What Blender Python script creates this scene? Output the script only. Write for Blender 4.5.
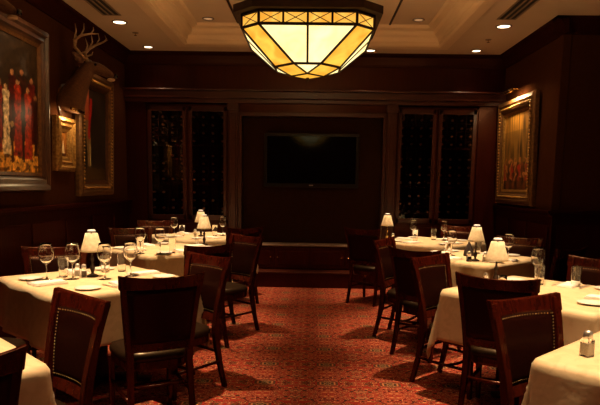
import bpy, bmesh, math, random
from math import sin, cos, pi, radians, sqrt, atan, tan, exp, floor as fl
from mathutils import Vector, Matrix, Euler, noise

for o in list(bpy.data.objects): bpy.data.objects.remove(o)
C = bpy.context.scene.collection
random.seed(5)

# ------------------------------------------------------------------ camera, world, exposure
F = 600.0; TILT = radians(7.5); ROLL = radians(0.9); EYE = 1.45
cd = bpy.data.cameras.new('camera'); cam = bpy.data.objects.new('camera', cd); C.objects.link(cam)
cd.sensor_width = 36.0; cd.lens = 36.0; cd.sensor_fit = 'HORIZONTAL'
cd.shift_x = 0.0; cd.shift_y = (263.0 - 202.5) / 600.0
cd.clip_start = 0.05; cd.clip_end = 60
cam.matrix_world = Matrix.Translation((0, 0, EYE)) @ Matrix.Rotation(atan(10.8 / F * cos(TILT)), 4, 'Z') @ \
    Matrix.Rotation(pi / 2 - TILT, 4, 'X') @ Matrix.Rotation(ROLL, 4, 'Z')
bpy.context.scene.camera = cam

w = bpy.data.worlds.new('world'); bpy.context.scene.world = w; w.use_nodes = True
w.node_tree.nodes['Background'].inputs[0].default_value = (1.0, 0.55, 0.3, 1)
w.node_tree.nodes['Background'].inputs[1].default_value = 0.004
vs = bpy.context.scene.view_settings
vs.view_transform = 'Standard'; vs.look = 'None'; vs.gamma = 1.0; vs.use_curve_mapping = False
vs.exposure = 1.0

WARM = (1.0, 0.645, 0.335)
P_TABLE = 365.0      # table downlights (W)
P_SOFFIT = 18.0      # soffit downlights
P_PICTURE = 6.0     # picture lights
P_CHAND = 52.0      # bulbs in the chandelier
P_AISLE = 46.0

# ------------------------------------------------------------------ materials
def new_mat(name):
    m = bpy.data.materials.new(name); m.use_nodes = True
    nt = m.node_tree; b = nt.nodes['Principled BSDF']
    return m, nt, b

def ramp(nt, stops, src=None, interp='LINEAR'):
    r = nt.nodes.new('ShaderNodeValToRGB'); r.color_ramp.interpolation = interp
    e = r.color_ramp.elements
    while len(e) < len(stops): e.new(0.5)
    for k, (p, c) in enumerate(stops):
        e[k].position = p; e[k].color = (*c, 1)
    if src is not None: nt.links.new(src, r.inputs[0])
    return r

def coords(nt, scale=(1, 1, 1), kind='Object'):
    tc = nt.nodes.new('ShaderNodeTexCoord'); mp = nt.nodes.new('ShaderNodeMapping')
    mp.inputs['Scale'].default_value = scale
    nt.links.new(tc.outputs[kind], mp.inputs[0]); return mp.outputs[0]

def add_bump(nt, b, src, strength, dist=0.002):
    bu = nt.nodes.new('ShaderNodeBump'); bu.inputs['Strength'].default_value = strength
    bu.inputs['Distance'].default_value = dist
    nt.links.new(src, bu.inputs['Height']); nt.links.new(bu.outputs[0], b.inputs['Normal'])

def noisy(name, c1, c2, scale=(4, 4, 4), nscale=3.0, rough=0.5, detail=6, bump=0.0, metal=0.0, coat=0.0, spec=0.5, dist=0.002):
    m, nt, b = new_mat(name)
    v = coords(nt, scale); n = nt.nodes.new('ShaderNodeTexNoise')
    n.inputs['Scale'].default_value = nscale; n.inputs['Detail'].default_value = detail
    nt.links.new(v, n.inputs['Vector'])
    r = ramp(nt, [(0.3, c1), (0.7, c2)], n.outputs[0]); nt.links.new(r.outputs[0], b.inputs['Base Color'])
    b.inputs['Roughness'].default_value = rough; b.inputs['Metallic'].default_value = metal
    b.inputs['Coat Weight'].default_value = coat; b.inputs['Coat Roughness'].default_value = 0.15
    b.inputs['Specular IOR Level'].default_value = spec
    if bump: add_bump(nt, b, n.outputs[0], bump, dist)
    return m

M = {}
M['mahogany'] = noisy('mahogany', (0.024, 0.003, 0.0014), (0.055, 0.006, 0.0025), (14, 14, 1.6), 3, 0.34, coat=0.15)
M['mahogany_wall'] = noisy('mahogany_wall', (0.013, 0.0021, 0.0010), (0.023, 0.0034, 0.0014), (9, 9, 1.0), 3, 0.42)
M['mahogany_trim'] = noisy('mahogany_trim', (0.034, 0.0055, 0.002), (0.055, 0.009, 0.003), (1.5, 9, 9), 3, 0.35)
M['wallpaper'] = noisy('wallpaper', (0.058, 0.018, 0.007), (0.074, 0.023, 0.009), (1, 1, 1), 30, 0.75, bump=0.1)
M['niche'] = noisy('niche', (0.030, 0.015, 0.0065), (0.040, 0.020, 0.009), (1, 1, 1), 14, 0.7)
M['ceiling'] = noisy('ceiling_paint', (0.50, 0.36, 0.24), (0.56, 0.41, 0.28), (1, 1, 1), 1.2, 0.9)
M['ceiling_trim'] = noisy('ceiling_trim', (0.58, 0.41, 0.25), (0.62, 0.44, 0.27), (1, 1, 1), 2, 0.6)
M['crown'] = noisy('crown', (0.014, 0.004, 0.002), (0.024, 0.006, 0.003), (3, 3, 3), 3, 0.5)
M['leather'] = noisy('leather', (0.0045, 0.0014, 0.001), (0.008, 0.0024, 0.0016), (1, 1, 1), 160, 0.5, spec=0.14, bump=0.25, dist=0.0008)
def dull(name, c1, c2, gl=.035, grough=.35, tint=(1, .55, .4), scale=(1, 1, 1), nscale=60):
    m, nt, b = new_mat(name); nt.nodes.remove(b)
    n = nt.nodes.new('ShaderNodeTexNoise'); n.inputs['Scale'].default_value = nscale; n.inputs['Detail'].default_value = 5
    nt.links.new(coords(nt, scale), n.inputs['Vector']); rr = ramp(nt, [(.3, c1), (.7, c2)], n.outputs[0])
    d = nt.nodes.new('ShaderNodeBsdfDiffuse'); nt.links.new(rr.outputs[0], d.inputs[0])
    g = nt.nodes.new('ShaderNodeBsdfGlossy'); g.inputs['Roughness'].default_value = grough; g.inputs['Color'].default_value = (*tint, 1)
    mx = nt.nodes.new('ShaderNodeMixShader'); mx.inputs[0].default_value = gl
    nt.links.new(d.outputs[0], mx.inputs[1]); nt.links.new(g.outputs[0], mx.inputs[2]); nt.links.new(mx.outputs[0], nt.nodes['Material Output'].inputs[0])
    return m
M['leather'] = dull('leather', (0.0065, 0.0013, 0.001), (0.011, 0.0022, 0.0015), .018)
M['mahogany'] = dull('mahogany', (0.016, 0.0019, 0.0009), (0.040, 0.0040, 0.0016), .04, .25, (1, .6, .42), (14, 14, 1.6), 3)
M['mahogany_wall'] = dull('mahogany_wall', (0.017, 0.0022, 0.0010), (0.030, 0.0036, 0.0014), .03, .3, (1, .5, .35), (9, 9, 1), 3)
M['crown'] = dull('crown', (0.016, 0.0026, 0.0012), (0.024, 0.004, 0.0016), .02)
M['wallpaper'] = dull('wallpaper', (0.044, 0.0145, 0.0058), (0.053, 0.0175, 0.0072), 0.0, nscale=30)
M['frame_wood'] = dull('frame_wood', (0.016, 0.006, 0.0025), (0.030, 0.011, 0.005), .015, .3, (1, .7, .5))
M['niche'] = dull('niche', (0.028, 0.0115, 0.0045), (0.036, 0.0145, 0.006), 0.0, nscale=14)
M['seat_leather'] = dull('seat_leather', (0.010, 0.0055, 0.003), (0.017, 0.009, 0.005), .035, .3, (1, .8, .6))
M['brass_nail'] = noisy('brass_nail', (0.30, 0.19, 0.09), (0.4, 0.27, 0.13), (1, 1, 1), 20, 0.4, metal=1)
M['gilt'] = noisy('gilt', (0.22, 0.10, 0.025), (0.55, 0.30, 0.08), (1, 1, 1), 40, 0.38, metal=0.75, bump=0.6, dist=0.004)
M['gilt_dark'] = noisy('gilt_dark', (0.08, 0.032, 0.01), (0.18, 0.08, 0.024), (1, 1, 1), 30, 0.42, metal=0.5, bump=0.5, dist=0.004)
M['frame_wood'] = noisy('frame_wood', (0.03, 0.010, 0.004), (0.07, 0.024, 0.009), (3, 3, 3), 5, 0.35, coat=0.2)
M['silver'] = noisy('silver', (0.72, 0.70, 0.68), (0.85, 0.83, 0.8), (1, 1, 1), 15, 0.32, metal=0.85)
M['brass'] = noisy('brass', (0.55, 0.36, 0.13), (0.7, 0.48, 0.2), (1, 1, 1), 12, 0.22, metal=1)
M['bronze'] = noisy('bronze', (0.022, 0.009, 0.004), (0.04, 0.016, 0.007), (1, 1, 1), 20, 0.7, metal=0.2)
M['china'] = noisy('china', (0.84, 0.81, 0.76), (0.88, 0.85, 0.80), (1, 1, 1), 5, 0.2)
M['napkin'] = noisy('napkin', (0.84, 0.81, 0.77), (0.9, 0.87, 0.83), (1, 1, 1), 60, 0.85, bump=0.3)
M['black_napkin'] = noisy('black_napkin', (0.012, 0.006, 0.008), (0.022, 0.01, 0.012), (1, 1, 1), 60, 0.8, bump=0.3)
M['tv_black'] = noisy('tv_black', (0.004, 0.003, 0.003), (0.007, 0.005, 0.005), (1, 1, 1), 10, 0.28)
M['tv_screen'] = noisy('tv_screen', (0.0025, 0.0015, 0.0025), (0.0035, 0.002, 0.003), (1, 1, 1), 2, 0.08, spec=0.2)
M['bottle'] = noisy('bottle_glass', (0.010, 0.014, 0.006), (0.02, 0.022, 0.01), (1, 1, 1), 8, 0.12)
M['foil'] = noisy('foil', (0.34, 0.10, 0.07), (0.48, 0.22, 0.12), (1, 1, 1), 25, 0.3, metal=0.5)
M['vent'] = noisy('vent_metal', (0.16, 0.10, 0.06), (0.2, 0.13, 0.08), (1, 1, 1), 10, 0.6)
M['vent_dark'] = noisy('vent_dark', (0.008, 0.005, 0.004), (0.012, 0.007, 0.005), (1, 1, 1), 10, 0.8)
M['hide'] = noisy('deer_hide', (0.07, 0.026, 0.010), (0.14, 0.058, 0.022), (6, 6, 14), 9, 0.8, bump=0.6, dist=0.006)
M['hide_pale'] = noisy('deer_hide_pale', (0.40, 0.27, 0.17), (0.52, 0.38, 0.26), (6, 6, 14), 9, 0.8, bump=0.4)
M['antler'] = noisy('antler', (0.20, 0.11, 0.05), (0.36, 0.22, 0.12), (3, 3, 12), 9, 0.5, bump=0.5, dist=0.004)
M['black_gloss'] = noisy('black_gloss', (0.006, 0.004, 0.003), (0.01, 0.006, 0.005), (1, 1, 1), 10, 0.1)
M['salt'] = noisy('salt', (0.6, 0.52, 0.4), (0.8, 0.72, 0.6), (1, 1, 1), 200, 0.8)
M['pepper'] = noisy('pepper', (0.03, 0.02, 0.015), (0.12, 0.08, 0.05), (1, 1, 1), 200, 0.8)
M['cap_white'] = noisy('cap_white', (0.72, 0.76, 0.9), (0.76, 0.8, 0.94), (1, 1, 1), 10, 0.35)
M['wax'] = noisy('wax', (0.7, 0.5, 0.3), (0.75, 0.55, 0.34), (1, 1, 1), 10, 0.4)
M['ledge'] = noisy('ledge_stone', (0.2, 0.13, 0.09), (0.28, 0.19, 0.14), (2, 2, 2), 6, 0.3)

def glass_mat(name, col=(1, 1, 1), rough=0.0, ior=1.45):
    m, nt, b = new_mat(name)
    b.inputs['Base Color'].default_value = (*col, 1); b.inputs['Transmission Weight'].default_value = 1
    b.inputs['Roughness'].default_value = rough; b.inputs['IOR'].default_value = ior
    return m
M['glass'] = glass_mat('clear_glass', (0.98, 0.97, 0.95))
def pane_mat():
    m, nt, b = new_mat('cabinet_pane')
    tr = nt.nodes.new('ShaderNodeBsdfTransparent'); tr.inputs[0].default_value = (.88, .85, .82, 1)
    gl = nt.nodes.new('ShaderNodeBsdfGlossy'); gl.inputs['Roughness'].default_value = .03
    fr = nt.nodes.new('ShaderNodeFresnel'); fr.inputs[0].default_value = 1.5
    mx = nt.nodes.new('ShaderNodeMixShader'); nt.links.new(fr.outputs[0], mx.inputs[0])
    nt.links.new(tr.outputs[0], mx.inputs[1]); nt.links.new(gl.outputs[0], mx.inputs[2])
    nt.links.new(mx.outputs[0], nt.nodes['Material Output'].inputs[0]); return m
M['pane'] = pane_mat()

def emit_mat(name, col, strength, col2=None, nscale=4.0):
    m, nt, b = new_mat(name)
    b.inputs['Base Color'].default_value = (*[c * 0.6 for c in col], 1); b.inputs['Roughness'].default_value = 0.4
    b.inputs['Emission Strength'].default_value = strength
    if col2 is None: b.inputs['Emission Color'].default_value = (*col, 1)
    else:
        v = coords(nt, (1, 1, 1)); n = nt.nodes.new('ShaderNodeTexNoise'); n.inputs['Scale'].default_value = nscale
        n.inputs['Detail'].default_value = 5; n.inputs['Distortion'].default_value = 1.2
        nt.links.new(v, n.inputs['Vector'])
        r = ramp(nt, [(0.32, col), (0.68, col2)], n.outputs[0]); nt.links.new(r.outputs[0], b.inputs['Emission Color'])
    return m
M['art_cream'] = emit_mat('cream_art_glass', (1.0, 0.75, 0.24), 0.82, (1.0, 0.86, 0.42), 5)
M['art_amber'] = emit_mat('amber_art_glass', (0.78, 0.30, 0.02), 0.60, (1.0, 0.60, 0.07), 6)
M['art_band'] = emit_mat('band_art_glass', (0.85, 0.33, 0.03), 0.6, (1.0, 0.58, 0.10), 6)
M['lens'] = emit_mat('downlight_lens', (1.0, 0.80, 0.52), 3.0)
M['lens_dim'] = emit_mat('downlight_lens_deep', (1.0, 0.62, 0.30), 0.16)
M['led'] = emit_mat('lamp_led', (1.0, 0.70, 0.38), 6.0)

def shade_mat():
    m, nt, b = new_mat('lamp_shade_cloth')
    v = coords(nt, (1, 1, 1)); n = nt.nodes.new('ShaderNodeTexNoise'); n.inputs['Scale'].default_value = 45
    nt.links.new(v, n.inputs['Vector'])
    r = ramp(nt, [(0.3, (0.72, 0.64, 0.50)), (0.7, (0.86, 0.80, 0.66))], n.outputs[0])
    nt.links.new(r.outputs[0], b.inputs['Base Color']); b.inputs['Roughness'].default_value = 0.9
    t = nt.nodes.new('ShaderNodeBsdfTranslucent'); nt.links.new(r.outputs[0], t.inputs[0])
    mx = nt.nodes.new('ShaderNodeMixShader'); mx.inputs[0].default_value = 0.45
    nt.links.new(b.outputs[0], mx.inputs[1]); nt.links.new(t.outputs[0], mx.inputs[2])
    nt.links.new(mx.outputs[0], nt.nodes['Material Output'].inputs[0]); return m
M['shade'] = shade_mat()

def cloth_mat():
    m, nt, b = new_mat('tablecloth_linen')
    v = coords(nt, (1, 1, 1)); n = nt.nodes.new('ShaderNodeTexNoise'); n.inputs['Scale'].default_value = 9
    n.inputs['Detail'].default_value = 3; n.inputs['Distortion'].default_value = 2.0
    nt.links.new(v, n.inputs['Vector'])
    r = ramp(nt, [(0.44, (0.62, 0.475, 0.285)), (0.52, (0.68, 0.53, 0.33))], n.outputs[0])
    nt.links.new(r.outputs[0], b.inputs['Base Color']); b.inputs['Roughness'].default_value = 0.62
    b.inputs['Sheen Weight'].default_value = 0.15
    wv = nt.nodes.new('ShaderNodeTexNoise'); wv.inputs['Scale'].default_value = 7; wv.inputs['Detail'].default_value = 4
    nt.links.new(v, wv.inputs['Vector']); add_bump(nt, b, wv.outputs[0], 0.5, 0.012)
    return m
M['cloth'] = cloth_mat()

def carpet_mat():
    m, nt, b = new_mat('patterned_carpet'); L = nt.links.new
    tc = nt.nodes.new('ShaderNodeTexCoord'); sp = nt.nodes.new('ShaderNodeSeparateXYZ'); L(tc.outputs['Object'], sp.inputs[0])
    def mth(op, a, bb=None, c=None):
        n = nt.nodes.new('ShaderNodeMath'); n.operation = op
        for k, x in enumerate((a, bb, c)):
            if x is None: continue
            if isinstance(x, (int, float)): n.inputs[k].default_value = x
            else: L(x, n.inputs[k])
        return n.outputs[0]
    X, Y = sp.outputs[0], sp.outputs[1]
    px, py = 0.46, 0.46
    fx = mth('PINGPONG', mth('ADD', X, 0.32), px / 2); fy = mth('PINGPONG', mth('ADD', Y, 10.0), py / 2)
    cb = nt.nodes.new('ShaderNodeCombineXYZ'); L(fx, cb.inputs[0]); L(fy, cb.inputs[1])
    # mirrored scrolls and leaves
    v1 = nt.nodes.new('ShaderNodeTexNoise'); v1.inputs['Scale'].default_value = 11; v1.inputs['Detail'].default_value = 0.6
    v1.inputs['Distortion'].default_value = 1.6; L(cb.outputs[0], v1.inputs['Vector'])
    base = ramp(nt, [(0.0, (0.04, 0.02, 0.012)), (0.30, (0.17, 0.012, 0.009)), (0.375, (0.46, 0.19, 0.10)), (0.40, (0.02, 0.010, 0.007)), (0.415, (0.27, 0.022, 0.014)),
                     (0.49, (0.018, 0.010, 0.006)), (0.505, (0.48, 0.21, 0.10)), (0.535, (0.02, 0.010, 0.006)), (0.55, (0.25, 0.018, 0.012)), (0.62, (0.42, 0.17, 0.08)),
                     (0.645, (0.10, 0.009, 0.006)), (0.72, (0.06, 0.05, 0.025))], v1.outputs[0], 'CONSTANT')
    v2 = nt.nodes.new('ShaderNodeTexVoronoi'); v2.inputs['Scale'].default_value = 19; v2.inputs['Randomness'].default_value = 0.8
    L(cb.outputs[0], v2.inputs['Vector'])
    dots = ramp(nt, [(0.0, (1, 1, 1)), (0.2, (0, 0, 0)), (0.3, (1, 1, 1)), (0.36, (0, 0, 0))], v2.outputs['Distance'], 'CONSTANT')
    dcol = ramp(nt, [(0.0, (0.40, 0.2, 0.1)), (0.1, (0.16, 0.012, 0.01)), (0.2, (0.03, 0.016, 0.01))], v2.outputs['Distance'], 'CONSTANT')
    mix1 = nt.nodes.new('ShaderNodeMix'); mix1.data_type = 'RGBA'
    L(dots.outputs[0], mix1.inputs[0]); L(base.outputs[0], mix1.inputs[6]); L(dcol.outputs[0], mix1.inputs[7])
    # medallion in the corner of each mirrored cell
    ax = mth('MULTIPLY', fx, 1.0); ay = mth('MULTIPLY', fy, 1.35)
    d = mth('SQRT', mth('ADD', mth('MULTIPLY', ax, ax), mth('MULTIPLY', ay, ay)))
    ang = mth('ARCTAN2', ay, ax)
    d2 = mth('ADD', d, mth('MULTIPLY', mth('SINE', mth('MULTIPLY', ang, 8.0)), 0.006))
    med = ramp(nt, [(0.0, (0.07, 0.05, 0.03)), (0.018, (0.42, 0.19, 0.09)), (0.026, (0.05, 0.03, 0.02)), (0.050, (0.40, 0.18, 0.08)),
                    (0.060, (0.14, 0.012, 0.01)), (0.070, (0.07, 0.045, 0.025)), (0.080, (0.22, 0.016, 0.012))], d2, 'CONSTANT')
    msk = mth('LESS_THAN', d2, 0.085)
    mix2 = nt.nodes.new('ShaderNodeMix'); mix2.data_type = 'RGBA'
    L(msk, mix2.inputs[0]); L(mix1.outputs[2], mix2.inputs[6]); L(med.outputs[0], mix2.inputs[7])
    # pile variation
    nz = nt.nodes.new('ShaderNodeTexNoise'); nz.inputs['Scale'].default_value = 90; L(tc.outputs['Object'], nz.inputs['Vector'])
    vr = ramp(nt, [(0.3, (0.8, 0.8, 0.8)), (0.7, (1.12, 1.1, 1.1))], nz.outputs[0])
    mx = nt.nodes.new('ShaderNodeMix'); mx.data_type = 'RGBA'; mx.blend_type = 'MULTIPLY'; mx.inputs[0].default_value = 1
    L(mix2.outputs[2], mx.inputs[6]); L(vr.outputs[0], mx.inputs[7]); L(mx.outputs[2], b.inputs['Base Color'])
    b.inputs['Roughness'].default_value = 0.95; b.inputs['Specular IOR Level'].default_value = 0.1
    add_bump(nt, b, nz.outputs[0], 0.5, 0.006)
    return m
M['carpet'] = carpet_mat()

def attr_mat(name, rough=0.45):
    m, nt, b = new_mat(name)
    a = nt.nodes.new('ShaderNodeVertexColor'); a.layer_name = 'paint'
    n = nt.nodes.new('ShaderNodeTexNoise'); n.inputs['Scale'].default_value = 60
    mx = nt.nodes.new('ShaderNodeMix'); mx.data_type = 'RGBA'; mx.blend_type = 'MULTIPLY'; mx.inputs[0].default_value = 0.6
    r = ramp(nt, [(0.3, (0.6, 0.6, 0.6)), (0.7, (1.2, 1.2, 1.2))], n.outputs[0])
    nt.links.new(a.outputs[0], mx.inputs[6]); nt.links.new(r.outputs[0], mx.inputs[7])
    nt.links.new(mx.outputs[2], b.inputs['Base Color']); b.inputs['Roughness'].default_value = rough
    return m
M['paint'] = attr_mat('oil_paint')

# ------------------------------------------------------------------ helpers
class MB:
    def __init__(s): s.bm = bmesh.new()
    def box(s, x0, x1, y0, y1, z0, z1, mx=None):
        vs_ = [s.bm.verts.new(Vector(p) if mx is None else mx @ Vector(p)) for p in
               [(x0,y0,z0),(x1,y0,z0),(x1,y1,z0),(x0,y1,z0),(x0,y0,z1),(x1,y0,z1),(x1,y1,z1),(x0,y1,z1)]]
        for f in [(0,3,2,1),(4,5,6,7),(0,1,5,4),(1,2,6,5),(2,3,7,6),(3,0,4,7)]: s.bm.faces.new([vs_[i] for i in f])
        return s
    def loft(s, rings, caps=True, closed=True):
        R_ = [[s.bm.verts.new(Vector(p)) for p in r] for r in rings]
        n = len(R_[0])
        for a, b in zip(R_, R_[1:]):
            for i in range(n if closed else n - 1):
                j = (i + 1) % n; s.bm.faces.new((a[i], a[j], b[j], b[i]))
        if caps:
            s.bm.faces.new(list(reversed(R_[0]))); s.bm.faces.new(R_[-1])
        return s
    def tube(s, pts, rad, n=8, caps=True):
        pts = [Vector(p) for p in pts]; rings = []
        for i, p in enumerate(pts):
            d = (pts[min(i+1, len(pts)-1)] - pts[max(i-1, 0)]).normalized()
            u = d.orthogonal() if i == 0 else (pu - d * pu.dot(d))
            if u.length < 1e-6: u = d.orthogonal()
            u.normalize(); pu = u; v = d.cross(u)
            r = rad[i] if isinstance(rad, (list, tuple)) else rad
            rings.append([p + u * cos(2*pi*k/n) * r + v * sin(2*pi*k/n) * r for k in range(n)])
        return s.loft(rings, caps)
    def lathe(s, prof, n=20, c=(0,0,0), closed=False, sq=None):
        c = Vector(c); rings = []
        for r, z in prof:
            rings.append([c + Vector((r*cos(2*pi*k/n), r*sin(2*pi*k/n), z)) for k in range(n)])
        if closed: rings.append(rings[0])
        R_ = []
        for k, r in enumerate(rings):
            if closed and k == len(rings) - 1: R_.append(R_[0]); continue
            if prof[k][0] < 1e-6:
                v = s.bm.verts.new(r[0]); R_.append([v] * n)
            else: R_.append([s.bm.verts.new(p) for p in r])
        for a, b in zip(R_, R_[1:]):
            for i in range(n):
                j = (i + 1) % n
                f = []
                for v in (a[i], a[j], b[j], b[i]):
                    if v not in f: f.append(v)
                if len(f) >= 3:
                    try: s.bm.faces.new(f)
                    except ValueError: pass
        return s
    def grid(s, f, nu, nv):
        V = [[s.bm.verts.new(f(i / nu, j / nv)) for i in range(nu + 1)] for j in range(nv + 1)]
        for j in range(nv):
            for i in range(nu): s.bm.faces.new((V[j][i], V[j][i+1], V[j+1][i+1], V[j+1][i]))
        return s
    def sphere(s, c, r, sc=(1,1,1), seg=8, rg=5):
        m = Matrix.Translation(c) @ Matrix.Diagonal((*sc, 1))
        bmesh.ops.create_uvsphere(s.bm, u_segments=seg, v_segments=rg, radius=r, matrix=m); return s
    def build(s, name, mat, parent=None, smooth=False, bevel=0, seg=2, subsurf=0, solid=0, fixn=True):
        if fixn: bmesh.ops.recalc_face_normals(s.bm, faces=s.bm.faces)
        me = bpy.data.meshes.new(name); s.bm.to_mesh(me); s.bm.free()
        o = bpy.data.objects.new(name, me); C.objects.link(o)
        me.materials.append(mat)
        if smooth:
            for p in me.polygons: p.use_smooth = True
        if parent is not None: o.parent = parent
        if solid:
            md = o.modifiers.new('solid', 'SOLIDIFY'); md.thickness = solid; md.offset = 1 if solid > 0 else -1
        if bevel:
            md = o.modifiers.new('bevel', 'BEVEL'); md.width = bevel; md.segments = seg; md.limit_method = 'ANGLE'; md.angle_limit = radians(40)
        if subsurf:
            md = o.modifiers.new('sub', 'SUBSURF'); md.levels = subsurf; md.render_levels = subsurf
        return o

def tag(o, label=None, cat=None, group=None, kind=None):
    if label: o['label'] = label
    if cat: o['category'] = cat
    if group: o['group'] = group
    if kind: o['kind'] = kind
    return o
def thing(name, label, cat, loc=(0,0,0), rz=0, group=None):
    o = bpy.data.objects.new(name, None); C.objects.link(o); o.location = loc; o.rotation_euler = (0, 0, rz)
    o.empty_display_size = 0.1
    return tag(o, label, cat, group)
def struct(o): o['kind'] = 'structure'; return o
def dup(root, loc, rz=None, label=None, group=None, cat=None):
    def cp(o, par):
        c = o.copy(); C.objects.link(c); c.parent = par
        for ch in list(o.children): cp(ch, c)
        return c
    r = cp(root, None); r.location = loc
    if rz is not None: r.rotation_euler = (r.rotation_euler[0], r.rotation_euler[1], rz)
    if label: r['label'] = label
    if group: r['group'] = group
    return r

# ------------------------------------------------------------------ the room
XL, XR, YB = -2.75, 2.75, 9.3          # side walls, back of the cabinet recesses
FP = 8.95                               # panelled face of the back wall
YN = -1.6; XO = 5.4; YR = 6.95          # near wall, outer right wall, return wall
H = 3.3; HR = 3.52
struct(MB().box(XL - .1, XO + .1, YN - .1, YB + .1, -0.06, 0).build('floor', M['carpet']))
# walls: dark wainscot below, wallpaper above
def wall(name, x0, x1, y0, y1): return struct(MB().box(x0, x1, y0, y1, 0, HR + .1).build(name, M['wallpaper']))
wall('wall_left', XL - .1, XL, YN - .1, YB + .1)
wall('wall_right', XR, XO, YR, YB + .1)
wall('wall_outer', XO, XO + .1, YN - .1, YR)
wall('wall_front', XL, XO, YN - .1, YN)
struct(MB().box(XL, XR, YB, YB + .1, 0, HR + .1).build('wall_back', M['mahogany_wall']))
# face of the back wall around the two cabinets and the niche
f = MB()
f.box(XL, -2.45, FP, YB, 0, H); f.box(-1.20, -1.10, FP, YB, 0, H); f.box(1.08, 1.18, FP, YB, 0, H); f.box(2.40, XR, FP, YB, 0, H)
f.box(-2.45, -1.20, FP, YB, 2.60, H); f.box(1.18, 2.40, FP, YB, 2.60, H); f.box(-1.10, 1.08, FP, YB, 2.48, H)
struct(f.build('wall_back', M['mahogany_wall']))
struct(MB().box(-1.10, 1.08, 9.08, YB, 0, 2.48).build('trim_1', M['niche']))
tr = MB()
tr.box(XL, XR, FP - .10, FP, 2.66, 2.76); tr.box(XL, XR, FP - .06, FP, 2.60, 2.66); tr.box(XL, XR, FP - .14, FP, 2.76, 2.785)
struct(tr.build('trim_2', M['mahogany_trim'], bevel=.008))
for k, (a, b_) in enumerate([(-1.235, -1.095), (1.075, 1.215)]):
    p = MB(); p.box(a, b_, FP - .05, FP, 0, 2.6); p.box(a + .03, b_ - .03, FP - .065, FP - .05, .3, 2.45)
    p.box(a - .015, b_ + .015, FP - .07, FP, 0, .18); p.box(a - .015, b_ + .015, FP - .07, FP, 2.5, 2.6)
    struct(p.build('trim_%d' % (3 + k), M['mahogany_trim'], bevel=.006))
# niche casing
p = MB(); p.box(-1.095, -1.04, FP - .03, 9.08, 0, 2.46); p.box(1.02, 1.075, FP - .03, 9.08, 0, 2.46); p.box(-1.095, 1.075, FP - .03, 9.08, 2.42, 2.48)
struct(p.build('trim_5', M['mahogany_trim'], bevel=.006))
# wainscot with raised panels and a cap rail along the side walls
def wainscot(name, axis, pos, sgn, a0, a1, step=.8):
    m = MB()
    def bx(t0, t1, d0, d1, z0, z1):
        if axis == 'x': m.box(min(pos + sgn*d0, pos + sgn*d1), max(pos + sgn*d0, pos + sgn*d1), t0, t1, z0, z1)
        else: m.box(t0, t1, min(pos + sgn*d0, pos + sgn*d1), max(pos + sgn*d0, pos + sgn*d1), z0, z1)
    bx(a0, a1, 0, .025, 0, 1.15); bx(a0, a1, 0, .045, 0, .16)
    bx(a0, a1, 0, .05, 1.13, 1.155); bx(a0, a1, 0, .075, 1.155, 1.19)
    n = max(1, round((a1 - a0) / step)); w_ = (a1 - a0) / n
    for k in range(n): bx(a0 + k*w_ + .08, a0 + (k+1)*w_ - .08, .025, .04, .26, 1.03)
    return struct(m.build(name, M['mahogany_wall'], bevel=.006))
wainscot('trim_6', 'x', XL, 1, YN, FP)
wainscot('trim_7', 'x', XR, -1, YR - .075, FP)
wainscot('trim_8', 'y', YR, -1, XR - .02, XO)
# corner board at the end of the right wall
struct(MB().box(XR - .012, XR + .09, YR - .012, YR + .09, 1.19, H).build('trim_9', M['wallpaper'], bevel=.01))
# crown moulding
def crown(m, axis, pos, sgn, a0, a1):
    prof = [(0, H - .17), (.02, H - .17), (.03, H - .14), (.06, H - .10), (.09, H - .05), (.13, H - .03), (.13, H), (0, H)]
    rings = []
    for t in (a0, a1): rings.append([((pos + sgn*d, t, z) if axis == 'x' else (t, pos + sgn*d, z)) for d, z in prof])
    m.loft(rings)
m = MB(); crown(m, 'x', XL, 1, YN, FP); crown(m, 'x', XR, -1, YR - .13, FP); crown(m, 'y', FP, -1, XL, XR); crown(m, 'y', YR, -1, XR - .13, XO)
struct(m.build('trim_10', M['crown'], smooth=False))
# ceiling: soffit ring + raised tray
TX0, TX1, TY0, TY1 = -1.72, 1.66, .2, 8.33
m = MB()
m.box(XL, TX0, YN, YB, H, H + .06); m.box(TX1, XO, YN, YB, H, H + .06)
m.box(TX0, TX1, TY1, YB, H, H + .06); m.box(TX0, TX1, YN, TY0, H, H + .06)
struct(m.build('ceiling', M['ceiling']))
struct(MB().box(TX0 - .1, TX1 + .1, TY0 - .1, TY1 + .1, HR, HR + .05).build('ceiling', M['ceiling']))
prof = [(-.14, H), (-.14, H - .018), (-.02, H - .018), (.008, H - .005), (.008, H + .045), (.025, H + .055), (.04, H + .095), (.085, H + .12), (.10, H + .15), (.10, H + .17), (.17, H + .185), (.19, HR), (-.02, HR), (-.02, H)]
def rect_ring(d, z): return [(TX0 + d, TY0 + d, z), (TX1 - d, TY0 + d, z), (TX1 - d, TY1 - d, z), (TX0 + d, TY1 - d, z)]
m = MB(); m.loft([rect_ring(d, z) for d, z in prof] , caps=False)
struct(m.build('trim_11', M['ceiling_trim']))
for k, x in enumerate((-1.0, .97)):
    struct(MB().box(x - .012, x + .012, TY0 + .2, TY1 - .2, HR - .012, HR).build('trim_%d' % (12 + k), M['bronze']))

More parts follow.
